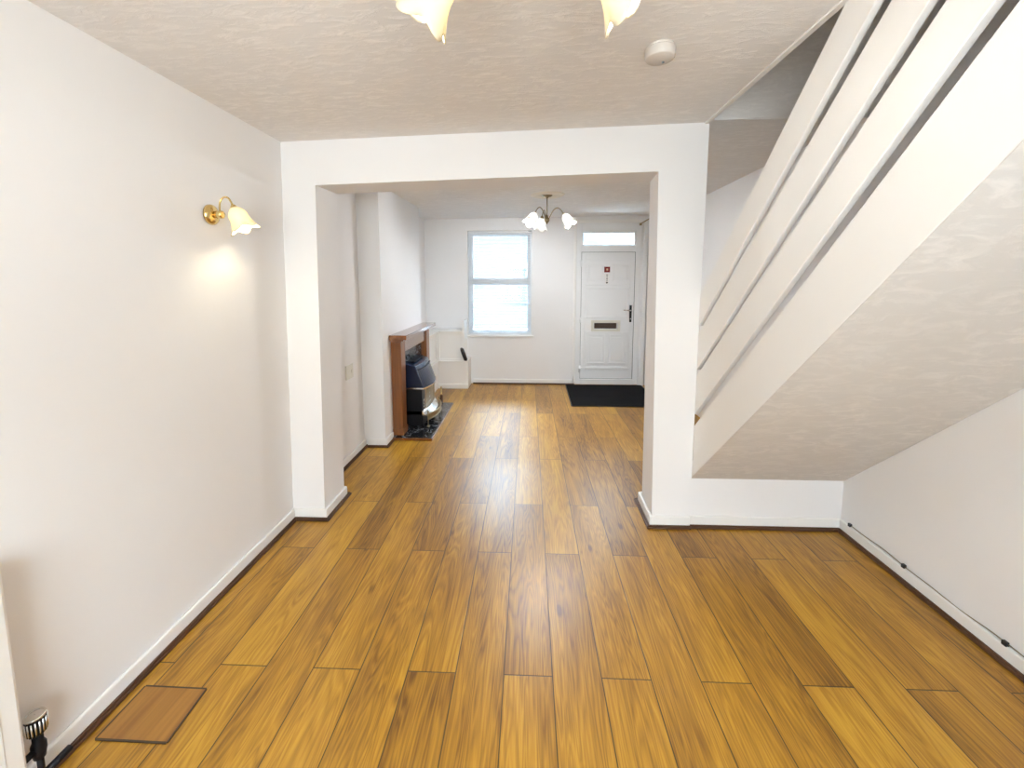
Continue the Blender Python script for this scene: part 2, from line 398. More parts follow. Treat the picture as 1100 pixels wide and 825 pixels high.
# street wall with window and door openings
WX0,WX1,WZ0,WZ1 = -0.900,0.047,0.737,2.275
DX0,DX1,DZ1 = 0.690,1.625,2.385
m = MB()
m.box(XL-.2,WX0,YB,YB+.25,0,2.7); m.box(WX0,WX1,YB,YB+.25,0,WZ0); m.box(WX0,WX1,YB,YB+.25,WZ1,2.7)
m.box(WX1,DX0,YB,YB+.25,0,2.7); m.box(DX0,DX1,YB,YB+.25,DZ1,2.7); m.box(DX1,XR+.2,YB,YB+.25,0,2.7)
struct(m,'wall_back',M['wall_cool'])
# wall behind the camera with an added window that lets in fill light
GX0,GX1,GZ0,GZ1 = -1.00,0.70,0.75,2.20
m = MB(); a,b = YR-.2,YR
m.box(XL-.2,GX0,a,b,0,2.6); m.box(GX0,GX1,a,b,0,GZ0); m.box(GX0,GX1,a,b,GZ1,2.6); m.box(GX1,XR+.2,a,b,0,2.6); m.box(.8,XR+.2,a,b,2.6,ZTOP)
struct(m,'wall_rear',M['wall'])
w2 = sempty('window_fill',(0,YR-.1,0))
m = MB(); m.ring(GX0,GX1,GZ0,GZ1,.06,YR-.13,YR-.06); m.box((GX0+GX1)/2-.03,(GX0+GX1)/2+.03,YR-.13,YR-.06,GZ0+.06,GZ1-.06); part(m,'window_frame',M['upvc'],w2)
m = MB(); m.box(GX0+.06,GX1-.06,YR-.10,YR-.094,GZ0+.06,GZ1-.06); part(m,'pane',M['glass'],w2)

# ------------------------------------------------------------------ ceilings
m = MB()
xa,xb = XL-.1, XS
m.hexa([(xa,YR-.1,zc_rear(xa)),(xb,YR-.1,zc_rear(xb)),(xb,YP+.02,zc_rear(xb)),(xa,YP+.02,zc_rear(xa))]+[(xa,YR-.1,2.72),(xb,YR-.1,2.72),(xb,YP+.02,2.72),(xa,YP+.02,2.72)])
m.box(XS,XR+.1,YR-.1,.20,2.46,2.72)
struct(m,'ceiling',M['ceiling'])
m = MB(); nx,ny = 4,8; g = []
xs = [XL-.1+(XR+.1-XL+.1)*i/nx for i in range(nx+1)]; ys = [YP+.012+(YB+.1-YP-.012)*j/ny for j in range(ny+1)]
vs = [(x,y,zc_front(x,y)) for y in ys for x in xs]; nb = len(vs); vs += [(x,y,2.72) for y in ys for x in xs]
fs = []
for j in range(ny):
    for i in range(nx):
        q = (j*(nx+1)+i, j*(nx+1)+i+1, (j+1)*(nx+1)+i+1, (j+1)*(nx+1)+i); fs.append(q[::-1]); fs.append(tuple(nb+k for k in q))
for i in range(nx): fs.append((i,i+1,nb+i+1,nb+i)); o_=ny*(nx+1); fs.append((o_+i+1,o_+i,nb+o_+i,nb+o_+i+1))
for j in range(ny): p,q=j*(nx+1),(j+1)*(nx+1); fs.append((q,p,nb+p,nb+q)); p+=nx; q+=nx; fs.append((p,q,nb+q,nb+p))
m.add(vs,fs); struct(m,'ceiling_front',M['ceiling_front'])
# stairwell above the flight: sloping bulkhead, upper walls and lid
zb0 = zc_front(1.5,YP)
m = MB(); sl = .93; yt = YP-(ZTOP-zb0)/sl
m.prism([(YP+.02,zb0-.01),(yt,ZTOP),(yt+.2,ZTOP+.05),(YP+.02,zb0+.18)],'x',XS+.002,XR+.02)
struct(m,'ceiling_stairwell',M['ceiling_front'])
m = MB(); m.box(XS-.12,XS-.02,YR-.1,YP+.2,2.72,ZTOP); struct(m,'wall_stairwell',M['wall_cool'])
m = MB(); m.box(XS-.12,XR+.2,YR-.2,YP+.2,ZTOP,ZTOP+.1); struct(m,'ceiling_landing',M['ceiling_front'])
m = MB(); z = zc_rear(XS); m.box(XS-.016,XS+.006,YR,YP-.002,z-.008,z+.03)
struct(m,'trim_1',M['stair_white'])

# ------------------------------------------------------------------ baseboards and the dark bead in front of them
def skirt(idx, side, pts, h=.074, bead=True, bname=None):
    mm = MB(); mm.run(pts,0,.016,0,h); struct(mm,'baseboard_'+side,M['gloss_white'],bevel=.007)
    if bead:
        mm = MB(); mm.run(pts,.016,.036,0,.012); mm.run(pts,.016,.028,.012,.021); struct(mm,'trim_%d'%idx,M['bead'],bevel=.003)
skirt(2,'left',[(XL+.002,3.79),(XL+.002,YPB),(-1.322,YPB),(-1.322,YP),(XL+.004,YP),(XL+.004,YR)][::1])
skirt(3,'chimney',[(-1.335,3.985),(-1.335,3.79),(XL+.04,3.79)])
skirt(4,'partition',[(XS,YP),(.785,YP),(.790,YPB),(XS,YPB)])
skirt(5,'right',[(XR,YR),(XR,YP+.012),(XS,YP+.012)])
skirt(6,'back',[(DX0-.004,YB),(-.835,YB)])

# ------------------------------------------------------------------ street window with sashes
w1 = sempty('window_1',(WX0,YB,WZ0))
yf0,yf1 = YB+.085, YB+.15
m = MB(); m.ring(WX0,WX1,WZ0,WZ1,.036,yf0,yf1); part(m,'window_frame',M['upvc'],w1,bevel=.004)
zm = 1.545
m = MB(); m.ring(WX0+.036,WX1-.036,zm-.03,WZ1-.036,.036,yf0-.015,yf0+.035); m.box(WX0+.036,WX1-.036,yf0-.03,yf0+.035,zm-.05,zm+.045); part(m,'upper_sash',M['upvc'],w1,bevel=.004)
m = MB(); m.ring(WX0+.036,WX1-.036,WZ0+.036,zm-.03,.030,yf0+.01,yf0+.055); part(m,'lower_sash',M['upvc'],w1,bevel=.004)
m = MB(); m.box(WX0+.07,WX1-.07,yf0+.020,yf0+.026,zm+.04,WZ1-.07); m.box(WX0+.065,WX1-.065,yf0+.030,yf0+.036,WZ0+.065,zm-.05); part(m,'pane',M['glass'],w1)
m = MB(); m.box(WX0-.03,WX1+.03,YB-.028,YB+.085,WZ0-.022,WZ0+.004); part(m,'window_sill',M['gloss_white'],w1,bevel=.004)
m = MB(); m.ring(WX0-.012,WX1+.012,WZ0,WZ1+.012,.012,YB-.006,YB+.002); part(m,'window_trim',M['gloss_white'],w1)
# venetian blind hung in the recess
bl = thing('window_blind','white venetian blind with thin open slats hung in the street window','blind',((WX0+WX1)/2,YB+.035,WZ1))
m = MB(); m.box(WX0+.01,WX1-.01,YB+.018,YB+.052,WZ1-.036,WZ1-.002); part(m,'head_rail',M['upvc'],bl,bevel=.003)
m = MB(); m.box(WX0+.01,WX1-.01,YB+.022,YB+.048,WZ0+.012,WZ0+.028); part(m,'bottom_rail',M['upvc'],bl,bevel=.003)
m = MB(); z = WZ0+.045; ang = math.radians(14)
while z < WZ1-.045:
    c,s_ = math.cos(ang)*.0125, math.sin(ang)*.0125
    pr = [(YB+.035-c,z-s_),(YB+.035,z+.0016),(YB+.035+c,z+s_),(YB+.035,z+.0021)]
    m.prism(pr,'x',WX0+.014,WX1-.014); z += .0215
part(m,'slats',M['slat'],bl)
for xx in (WX0+.16, WX1-.16):
    m = MB(); m.tube([(xx,YB+.021,WZ0+.03),(xx,YB+.021,WZ1-.03)],.0012,6); part(m,'ladder_cord',M['upvc'],bl)
m = MB(); m.tube([(WX1-.05,YB+.012,WZ1-.03),(WX1-.05,YB+.012,WZ1-.75)],.003,6); part(m,'tilt_wand',M['upvc'],bl)
m = MB(); m.box(WX1-.06,WX1-.005,YB+.010,YB+.018,WZ1-.012,WZ1+.001); part(m,'bracket',M['black_plastic'],bl)

# ------------------------------------------------------------------ street door
d = sempty('door_1',(DX0,YB,0))
fy0,fy1 = YB+.02, YB+.10
LX0,LX1,LZ0,LZ1 = .775,1.548,.085,1.962
m = MB(); m.box(DX0,LX0-.006,fy0,fy1,0,DZ1); m.box(LX1+.006,DX1,fy0,fy1,0,DZ1)
m.box(LX0-.006,LX1+.006,fy0,fy1,DZ1-.125,DZ1); m.box(LX0-.006,LX1+.006,fy0,fy1,LZ1+.006,2.045)
m.box(LX0-.006,LX1+.006,fy0-.01,fy1,0,.081)
m.ring(LX0-.006,LX1+.006,.06,LZ1+.01,.024,fy1-.019,fy1)
part(m,'door_frame',M['upvc'],d,bevel=.005)
m = MB(); m.ring(LX0-.006,LX1+.006,2.045,DZ1-.125,.022,fy0+.012,fy0+.05); part(m,'fanlight_frame',M['upvc'],d,bevel=.003)
m = MB(); m.box(LX0+.016,LX1-.016,fy0+.03,fy0+.036,2.067,DZ1-.147); part(m,'fanlight',M['glass'],d)
m = MB(); m.box(DX0-.035,DX0+.004,YB-.016,YB+.02,0,DZ1+.03); m.box(DX0-.035,DX1+.01,YB-.016,YB+.02,DZ1-.005,DZ1+.04); part(m,'architrave',M['gloss_white'],d,bevel=.004)
leaf = MB(); leaf.box(LX0,LX1,fy0+.016,fy1-.02,LZ0,LZ1)
lf = part(leaf,'door_leaf',M['upvc'],d,bevel=.004)
PX0,PX1 = LX0+.068, LX1-.068
y0,y1 = fy0+.002, fy0+.018
m = MB()
m.ring(LX0-.0055,LX1+.0055,.082,LZ1+.0055,.006,fy0+.014,fy0+.03); part(m,'gap_shade',M['gap_shade'],d,label='thin grey strip for gap shade')
m = MB()
m.ring(PX0-.022,PX1+.022,.22,LZ1-.03,.012,y0+.004,y1)
m.box(PX0-.01,PX1+.01,y0+.007,y1,1.845,1.86)
xm = (PX0+PX1)/2
for xx0,xx1 in ((PX0+.01,xm-.06),(xm+.06,PX1-.01)): m.ring(xx0,xx1,1.545,1.80,.030,y0-.003,y1); m.box(xx0+.035,xx1-.035,y0+.006,y1,1.58,1.765)
m.box(PX0-.01,PX1+.01,y0+.005,y1,1.48,1.495)
m.ring(PX0,PX1,1.00,1.46,.030,y0-.003,y1)
m.ring(PX0-.005,PX1+.005,.235,.80,.030,y0-.003,y1)
for xx0,xx1 in ((PX0+.03,xm-.025),(xm+.025,PX1-.03)): m.ring(xx0,xx1,.31,.76,.026,y0+.000,y1); m.box(xx0+.045,xx1-.045,y0+.006,y1,.36,.71)
part(m,'panel_moulding',M['upvc'],lf,bevel=.010)
lb = MB(); lb.ring(.925,1.355,.80,.965,.035,y0-.010,y1); lbo = part(lb,'letter_plate',M['cream_plastic'],d,bevel=.003,label='cream letter plate')
m = MB(); m.box(.975,1.30,y0+.004,y1,.845,.925); part(m,'flap',M['brown_recess'],lbo)
m = MB(); m.box(1.487,1.517,y0-.006,y1,.94,1.19,.006); hp = part(m,'handle_plate',M['black_plastic'],d,label='black handle plate')
m = MB(); m.tube([(1.502,y0-.004,1.115),(1.502,y0-.045,1.115)],.009,10); m.tube([(1.505,y0-.045,1.115),(1.46,y0-.05,1.117),(1.385,y0-.05,1.122)],[.010,.009,.008],10); part(m,'lever',M['chrome'],hp)
m = MB(); m.tube([(1.502,y0-.012,.99),(1.502,y0,.99)],.010,12); part(m,'key_cylinder',M['chrome'],hp)
for zz in (.235,.98,1.80):
    m = MB(); m.lathe([(.0,-.05),(.013,-.05),(.013,.05),(.0,.05)],Matrix.Translation((LX0-.012,fy0-.004,zz)),12); m.box(LX0-.012,LX0+.06,fy0+.006,fy0+.02,zz-.02,zz+.02)
    part(m,'hinge',M['upvc'],d)
sg = MB(); sg.box(1.105,1.185,y0-.004,y1-.002,1.672,1.752); so = part(sg,'red_plaque',M['red'],lf,label='small red square plaque')
m = MB(); m.box(1.132,1.158,y0-.006,y0-.003,1.698,1.726); part(m,'emblem',M['pale'],so)
m = MB(); m.box(1.122,1.168,y0-.002,y1,1.50,1.655); st = part(m,'notice_strip',M['gloss_white'],lf)
m = MB()
for zz,w_ in ((1.632,.012),(1.605,.008),(1.578,.010),(1.555,.007)): m.box(1.145-w_,1.145+w_,y0-.004,y0-.001,zz-.006,zz+.006)
part(m,'printed_marks',M['slate'],st)
m = MB(); m.tube([(1.145,y0-.006,1.522),(1.145,y0+.002,1.522)],.012,14); part(m,'spyhole',M['black_plastic'],lf)
# narrow boxed pipe strip beside the door
m = MB(); m.box(DX1+.012,DX1+.075,YB-.05,YB,0,DZ1+.01); m.box(DX1+.095,DX1+.135,YB-.035,YB,0,DZ1+.03)
m.box(DX1+.076,DX1+.094,YB-.014,YB,0,DZ1); struct(m,'trim_7',M['upvc'],bevel=.006)
m = MB(); m.tube([(DX1-.02,YB-.01,DZ1-.02),(DX1+.03,YB-.065,DZ1+.01),(DX1+.09,YB-.065,DZ1+.045)],.007,8); m.box(DX1-.035,DX1-.008,YB-.016,YB+.02,DZ1-.045,DZ1-.015)
tag(m.build('door_bracket',M['old_brass']),'small dark metal bracket at the top right corner of the street door','bracket')

# ------------------------------------------------------------------ door mat
mt = MB(); pts = [(.545,5.150),(1.66,5.150),(1.66,6.215),(.560,6.215)]
bm = bmesh.new(); vv = [bm.verts.new((x,y,0.001)) for x,y in pts]; f = bm.faces.new(vv); r = bmesh.ops.extrude_face_region(bm, geom=[f])
for e in r['geom']:
    if isinstance(e,bmesh.types.BMVert): e.co.z = .013
bmesh.ops.recalc_face_normals(bm,faces=bm.faces); bmesh.ops.bevel(bm,geom=list(bm.edges),offset=.004,segments=2,affect='EDGES')
mt.from_bm(bm); mroot = thing('door_mat','large black door mat lying in front of the white street door','mat',(1.1,5.68,0))
part(mt,'pile',M['mat'],mroot)
m = MB(); m.ring(0,0,0,0,0,0,0) if False else None
e = MB(); w_=.03; e.add([],[])
for a_,b_ in (((.545,5.150),(1.66,5.150)),((1.66,5.150),(1.66,6.215)),((1.66,6.215),(.560,6.215)),((.560,6.215),(.545,5.150))):
    e.run([a_,b_],-.012,.010,.001,.0085)
part(e,'rubber_edge',M['black_plastic'],mroot)

# ------------------------------------------------------------------ staircase beside the partition
SX0,SX1 = XS+.001, XR-.004
st = thing('staircase','white boarded staircase rising towards the viewer along the right wall','staircase',(1.5,YP,0))
def ln(p,q): 
    k = (q[1]-p[1])/(q[0]-p[0]); return lambda y: p[1]+k*(y-p[0])
sb = ln((2.57,.334),(.95,1.844)); stp = ln((2.557,.674),(.988,2.136))
b1b = ln((2.571,.734),(1.037,2.166)); b1t = ln((2.557,.987),(1.155,2.239))
b2b = ln((2.561,1.022),(1.202,2.267)); b2t = ln((2.558,1.242),(1.325,2.342))
b3b = ln((2.563,1.286),(1.38,2.377)); b3t = ln((2.558,1.479),(1.517,2.442))
YE = YP-.004
def board(lo,hi,th,name,y_hi=-.05):
    mm = MB(); mm.prism([(YE,lo(YE)),(YE,hi(YE)),(y_hi,hi(y_hi)),(y_hi,lo(y_hi))],'x',SX0,SX0+th); return part(mm,name,M['stair_white'],st,bevel=.003)
board(sb,stp,.034,'stringer',.16)
board(b1b,b1t,.026,'balustrade_board',.30); board(b2b,b2t,.026,'balustrade_board',.45); board(b3b,b3t,.026,'handrail_board',.60)
rise,going = .2045,.2195
y_ = 3.02; z = 0; poly = []
m = MB()
n = 13
for i in range(n):
    z1_ = (i+1)*rise; yr = y_ - i*going
    sofz = lambda yy: sb(yy)+.03
    x0_ = SX0+.036 if yr-going < YPB+.05 else SX0+.036
    m.box(x0_,SX1,yr-going-.01,yr+.02,z1_-.03,z1_)          # tread with nosing
    m.box(x0_,SX1,yr-.018,yr,max(z1_-rise,0.0005),z1_-.03)        # riser
part(m,'steps',M['tread'],st)
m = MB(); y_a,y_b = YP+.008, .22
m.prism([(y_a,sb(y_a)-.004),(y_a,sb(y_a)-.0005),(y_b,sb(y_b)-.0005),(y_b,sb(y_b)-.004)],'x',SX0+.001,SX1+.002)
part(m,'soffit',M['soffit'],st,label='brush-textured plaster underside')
m = MB(); m.prism([(YP+.13,0.001),(YP+.13,stp(YP+.13)+.0),(3.22,.05),(3.22,.001)],'x',SX0+.002,SX0+.030); part(m,'side_panel',M['stair_white'],st)
m = MB(); m.prism([(YE,stp(YE)-.03),(YE,stp(YE)+.012),(.3,stp(.3)+.012),(.3,stp(.3)-.03)],'x',SX1-.018,SX1+.002); part(m,'wall_string',M['stair_white'],st)

# ------------------------------------------------------------------ fireplace
FB = -1.335
fs = thing('fire_surround','dark wood fire surround with mantel shelf on the chimney breast','fire surround',(FB,4.6,0))
def legbox(y0,y1): 
    mm = MB(); mm.box(FB+.002,-1.233,y0,y1,.031,.985); mm.box(FB+.002,-1.226,y0-.008,y1+.008,.031,.095); mm.box(FB+.002,-1.226,y0-.008,y1+.008,.955,.985)
    return part(mm,'leg',M['surround_v'],fs,bevel=.004)
legbox(4.005,4.145); legbox(5.035,5.175)
m = MB(); m.box(FB+.002,-1.25,4.145,5.035,.835,.985); part(m,'frieze',M['surround_h'],fs,bevel=.003)
m = MB(); m.box(FB+.002,-1.165,3.955,5.245,.985,1.03,.006); m.box(FB+.002,-1.20,3.975,5.215,.972,.985); part(m,'mantel_shelf',M['surround_h'],fs)
m = MB(); m.box(FB+.002,-1.30,4.145,5.035,.031,.835); part(m,'back_panel',M['marble'],fs,label='black marble back panel')
hz = .030
hh = MB(); hh.box(FB+.002,-.945,3.955,5.150,0.001,hz,.004)
ho = hh.build('hearth',M['marble']); tag(ho,'black veined marble hearth slab on the floor under the gas fire','hearth')
hr = MB(); hr.box(-.9445,-.934,3.945,5.150,.001,.024,.002); hr.box(FB+.002,-.934,3.944,3.9545,.001,.024,.002)
part(hr,'hearth_edging',M['surround_h'],ho,label='polished wood edging')
# outset gas fire
gf = thing('gas_fire','black and dark blue gas fire with chrome front standing on the marble hearth','gas fire',(-1.15,4.55,hz))
GY0,GY1 = 4.27,4.83; GB = -1.298
def bow(y,amt): t = (y-4.55)/.28; return amt*(1-t*t)
ys = [GY0+(GY1-GY0)*i/16 for i in range(17)]
def bowed(z0,x0,z1,x1,a0,a1,zb0=None,zb1=None):
    """block whose front bows outwards: x0/x1 front at the ends at z0/z1"""
    mm = MB(); vs = []; fs = []
    for y in ys:
        vs += [(GB,y,zb0 if zb0 is not None else z0),(x0+bow(y,a0),y,z0),(x1+bow(y,a1),y,z1),(GB,y,zb1 if zb1 is not None else z1)]
    for i in range(16):
        a=4*i; b=a+4
        for k in range(4): k2=(k+1)%4; fs.append((a+k,a+k2,b+k2,b+k))
    fs.append((3,2,1,0)); e=64; fs.append((e,e+1,e+2,e+3)); mm.add(vs,fs); return mm
mm = bowed(.06,-1.10,.43,-1.10,0,0); 
part(MB().box(GB,-1.105,GY0,GY1,hz+.0005,.43),'body',M['black_enamel'],gf,bevel=.004)
hd = part(bowed(.438,-1.090,.665,-1.170,.05,.03,.438,.70),'hood',M['blue_enamel'],gf,bevel=.006,label='dark blue sloping hood')
m = bowed(.424,-1.086,.440,-1.084,.052,.052); part(m,'hood_trim',M['chrome'],gf,label='chrome strip')
m = MB(); 
for z_ in (.60,.63): 
    vs=[];fs=[]
m.tube([(-1.150+bow(y,.035)-.0,y,.628) for y in ys[1:-1]],.006,8); part(m,'hood_groove',M['black_enamel'],hd)
m = MB(); m.box(-1.106,-1.098,4.36,4.74,.19,.415); part(m,'radiant_panel',M['radiant'],gf,label='beige radiant panel')
m = MB()
for y0_,y1_ in ((4.335,4.36),(4.74,4.765)): m.box(-1.106,-1.085,y0_,y1_,.18,.42)
for zz in (.235,.28,.325,.37): m.tube([(-1.088,4.36,zz),(-1.088,4.74,zz)],.0025,6)
part(m,'guard',M['chrome'],gf)
m = bowed(.150,-1.075,.195,-1.10,.065,.03,.150,.195); part(m,'tray',M['chrome'],gf,bevel=.004,label='chrome bowed tray')
fe = MB(); fe.tube([(-1.045+bow(y,.065),y,.158) for y in ys],.008,8); fe.tube([(-1.045+bow(y,.065),y,.105) for y in ys],.006,8)
vs=[];fs_=[]
for y in ys: x=-1.047+bow(y,.065); vs += [(x,y,.105),(x,y,.158),(x-.006,y,.158),(x-.006,y,.105)]
for i in range(16):
    a=4*i;b=a+4
    for k in range(4): k2=(k+1)%4; fs_.append((a+k,a+k2,b+k2,b+k))
fe.add(vs,fs_)
for yy in (GY0,GY1):
    fe.tube([(-1.045,yy,hz+.001),(-1.045,yy,.18)],.007,8); fe.lathe([(0.001,0),(.016,0),(.016,.008),(.006,.014),(.001,.014)],Matrix.Translation((-1.045,yy,hz+.001)),14)
    fe.lathe([(.001,0),(.010,.002),(.012,.010),(.006,.018),(.001,.019)],Matrix.Translation((-1.045,yy,.178)),14)
    fe.tube([(-1.105,yy,.15),(-1.045,yy,.15)],.005,8)
part(fe,'fender',M['old_brass'],gf,label='antique brass fender rail')
for zz in (.23,.265,.30):
    m = MB(); m.tube([(-1.106,4.305,zz),(-1.092,4.305,zz)],.009,12); part(m,'control_knob',M['chrome'],gf)
m = MB(); m.tube([(-1.282,4.50,.704),(-1.262,4.50,.735),(-1.262,4.60,.735),(-1.282,4.60,.704)],.006,8); m.box(GB-.0,-1.20,4.36,4.74,.69,.702); part(m,'flue_cover',M['black_enamel'],gf)
# gas pipe by the hearth
gp = thing('gas_pipe','thin brass gas pipe rising from the floor beyond the hearth','pipe',(-1.11,5.20,0))
m = MB(); m.tube([(-1.10,5.20,0.001),(-1.10,5.20,.22)],.008,8); part(m,'riser',M['brass'],gp)
m = MB(); m.lathe([(.008,0),(.020,.005),(.020,.085),(.012,.10),(.008,.10)],Matrix.Translation((-1.10,5.20,.015)),14); part(m,'valve_cover',M['bead'],gp,label='dark valve cover')

# ------------------------------------------------------------------ low boxed cupboard in the far alcove
mc = thing('meter_cupboard','low white boxed cupboard with recessed panels in the corner beside the fireplace','cupboard',(-1.2,6.0,0))
CY = 5.955
m = MB(); m.box(XL+.002,-1.30,5.20,YB-.003,0.001,.385); m.box(-1.30,-.865,CY,YB-.003,.001,.385); part(m,'lower_box',M['gloss_white'],mc,bevel=.003)
m = MB(); m.box(XL+.002,-1.285,5.20,YB-.003,.385,.41); m.box(-1.285,-.865,CY-.015,YB-.003,.385,.41); part(m,'ledge',M['gloss_white'],mc,bevel=.003)
m = MB(); m.box(XL+.002,-1.315,5.20,YB-.003,.41,.81); m.box(-1.315,-.945,CY+.02,YB-.003,.41,.81); part(m,'upper_box',M['gloss_white'],mc)
m = MB(); m.ring(-1.30,-.945,.41,.81,.025,CY+.006,CY+.022); part(m,'panel_frame',M['gloss_white'],mc,bevel=.002)
m = MB(); m.box(-1.316,-1.302,5.22,5.25,.41,.81); m.box(-1.316,-1.302,5.90,5.935,.41,.81); m.box(-1.316,-1.302,5.25,5.90,.41,.44); m.box(-1.316,-1.302,5.25,5.90,.78,.81); part(m,'side_frame',M['gloss_white'],mc,bevel=.002)
m = MB(); m.box(XL+.002,-1.285,5.20,YB-.003,.81,.832); m.box(-1.285,-.93,CY-.01,YB-.003,.81,.832); part(m,'top_board',M['gloss_white'],mc,bevel=.003)
m = MB(); m.box(-.945,-.915,CY+.004,YB-.003,.41,.985); part(m,'end_post',M['gloss_white'],mc,bevel=.003)
m = MB(); m.box(-1.30,-.865,CY-.014,CY,.001,.07); part(m,'plinth',M['gloss_white'],mc,bevel=.002)
m = MB(); m.tube([(-.958,CY-.012,.585),(-.945,CY-.03,.575),(-.918,CY-.036,.50),(-.893,CY-.03,.428),(-.885,CY-.012,.42)],[.018,.026,.028,.026,.014],12); part(m,'handle',M['black_plastic'],mc,label='black curved handle')

# ------------------------------------------------------------------ lights: shared glass shade with a petalled, flared rim
def shade_mesh(Mx, petals=5, Rm=.073, Ln=.132, ph=0.0):
    """bell along -Z from the cap at the origin; the rim runs out into petals"""
    seg,rings = 60,16; vs=[]; fs=[]
    for i in range(rings+1):
        t = i/rings
        r = .017+.030*math.sin(min(1,t*2.5)*PI/2)*(1-.06*t)
        r += (Rm-.047)*(max(0,(t-.45)/.55))**1.7
        for k in range(seg):
            a = 2*PI*k/seg; p = math.cos(petals*(a+ph)); w = max(0,(t-.55)/.45)
            rr = r + .012*w*w*p*1.0 ; z = -Ln*t - .020*w*w*(p*.5+.5)*1.0 + .010*w
            vs.append((Mx @ Vector((rr*math.cos(a), rr*math.sin(a), z)))[:])
    for i in range(rings):
        for k in range(seg): k2=(k+1)%seg; fs.append((i*seg+k,i*seg+k2,(i+1)*seg+k2,(i+1)*seg+k))
    mm = MB(); mm.add(vs,fs,True); return mm
def add_shade(root, Mx, ph=0.0, metal='old_brass', bulb='bulb', size=1.0):
    Mx = Mx @ Matrix.Scale(size,4)
    o = part(shade_mesh(Mx,ph=ph),'shade',M['shade_white' if bulb=='bulb_cool' else 'shade'],root); s_ = o.modifiers.new('thick','SOLIDIFY'); s_.thickness = .003; s_.offset = 1
    c = MB(); c.lathe([(.004,.022),(.008,.020),(.016,.008),(.0205,-.004),(.0205,-.012),(.006,-.012)],Mx,24); part(c,'cap',M[metal],root)
    b = MB(); b.lathe([(.006,-.010),(.011,-.020),(.013,-.045),(.024,-.075),(.027,-.095),(.021,-.113),(.009,-.121),(.001,-.122)],Mx,20); part(b,'bulb',M[bulb],o)
    return o
def axis_frame(p, d):
    """frame at p whose -Z looks along d"""
    z = -Vector(d).normalized(); x = Vector((0,0,1)).cross(z)
    x = x.normalized() if x.length > 1e-4 else Vector((1,0,0)); y = z.cross(x)
    return Matrix(((x.x,y.x,z.x,p[0]),(x.y,y.y,z.y,p[1]),(x.z,y.z,z.z,p[2]),(0,0,0,1)))
def chandelier(cx,cy,zc,hub,angles,label,cat,tilt=34,R=.165,bulb='bulb'):
    t = thing('ceiling_lamp',label,cat,(cx,cy,zc))
    m = MB(); m.lathe([(.001,0),(.055,0),(.055,-.006),(.045,-.018),(.016,-.026),(.010,-.036),(.001,-.036)],Matrix.Translation((cx,cy,zc)),32); part(m,'canopy',M['old_brass'],t)
    m = MB(); m.tube([(cx,cy,zc-.03),(cx,cy,hub+.03)],.0055,12); part(m,'rod',M['old_brass'],t)
    m = MB(); m.lathe([(.001,.05),(.009,.05),(.012,.03),(.024,.015),(.028,0),(.022,-.018),(.010,-.030),(.007,-.040),(.001,-.044)],Matrix.Translation((cx,cy,hub)),24); part(m,'hub',M['old_brass'],t)
    for i,a in enumerate(angles):
        a = math.radians(a); u = Vector((math.cos(a),math.sin(a),0)); c = Vector((cx,cy,0))
        pts = []
        for k in range(15):
            q = k/14; r = .018+(R-.018)*q; z = hub+.005+.115*math.sin(PI*min(1,q*.80))**.9
            pts.append(c+u*r+Vector((0,0,z)))
        pend = pts[-1]; tl = math.radians(tilt); dv = u*math.sin(tl)+Vector((0,0,-math.cos(tl)))
        pts.append(pend+dv*.012)
        m = MB(); m.tube(pts,.0048,10); part(m,'arm',M['old_brass'],t)
        add_shade(t, axis_frame(pend+dv*.030, dv), ph=.3*i, bulb=bulb)
    return t
chandelier(.19,4.60,zc_front(.19,4.6),2.190,(-15,105,225),'three-arm ceiling lamp with petal glass shades hanging in the front room before the window','lamp',bulb='bulb_cool')
rz = zc_front(.19,4.6)
ro = MB(); ro.lathe([(.06,.004),(.075,-.012),(.10,-.010),(.12,-.018),(.15,-.014),(.175,-.006),(.185,.004)],Matrix.Translation((.19,4.6,rz)),48,cap=False)
ro.lathe([(.001,-.002),(.07,-.002),(.075,.004),(.001,.004)],Matrix.Translation((.19,4.6,rz)),48)
tag(ro.build('ceiling_rose',M['rose']),'round plaster ceiling rose above the front room lamp','ceiling rose')
chandelier(-.02,.95,zc_rear(-.02),2.220,(22,152,268),'three-arm ceiling lamp with petal glass shades near the viewer, cut by the top edge','lamp',tilt=42,R=.172)

# wall lamp
wx,wy,wz = -1.489,1.975,1.858
wl = thing('wall_lamp','brass swan-neck wall lamp with one petal glass shade on the left wall','lamp',(wx,wy,wz))
Rx = Matrix.Translation((wx-.006,wy,wz)) @ Matrix.Rotation(PI/2,4,'Y')
m = MB(); m.lathe([(.001,0),(.047,0),(.047,.008),(.042,.015),(.024,.024),(.018,.024),(.001,.024)],Rx,32); part(m,'back_plate',M['brass'],wl)
m = MB(); m.lathe([(.001,.02),(.015,.02),(.018,.040),(.018,.058),(.013,.063),(.001,.063)],Rx,20); part(m,'boss',M['brass'],wl)
p0 = Vector((wx+.042,wy,wz+.006)); 
pts = [p0+Vector((.0,0,.0)), p0+Vector((-.004,.003,.025)), p0+Vector((-.003,.006,.050)), p0+Vector((.006,.008,.068)), p0+Vector((.020,.010,.076)), p0+Vector((.034,.012,.072)), p0+Vector((.044,.013,.058)), p0+Vector((.050,.014,.044))]
sm = []
for i in range(len(pts)-1):
    a_,b_ = pts[i],pts[i+1]; pa = pts[i-1] if i else a_; pb = pts[i+2] if i+2 < len(pts) else b_
    for k in range(4):
        q=k/4; sm.append(.5*((2*a_)+(b_-pa)*q+(2*pa-5*a_+4*b_-pb)*q*q+(3*a_-pa-3*b_+pb)*q**3))
sm.append(pts[-1])
m = MB(); m.tube(sm,.0042,10); part(m,'arm',M['brass'],wl)
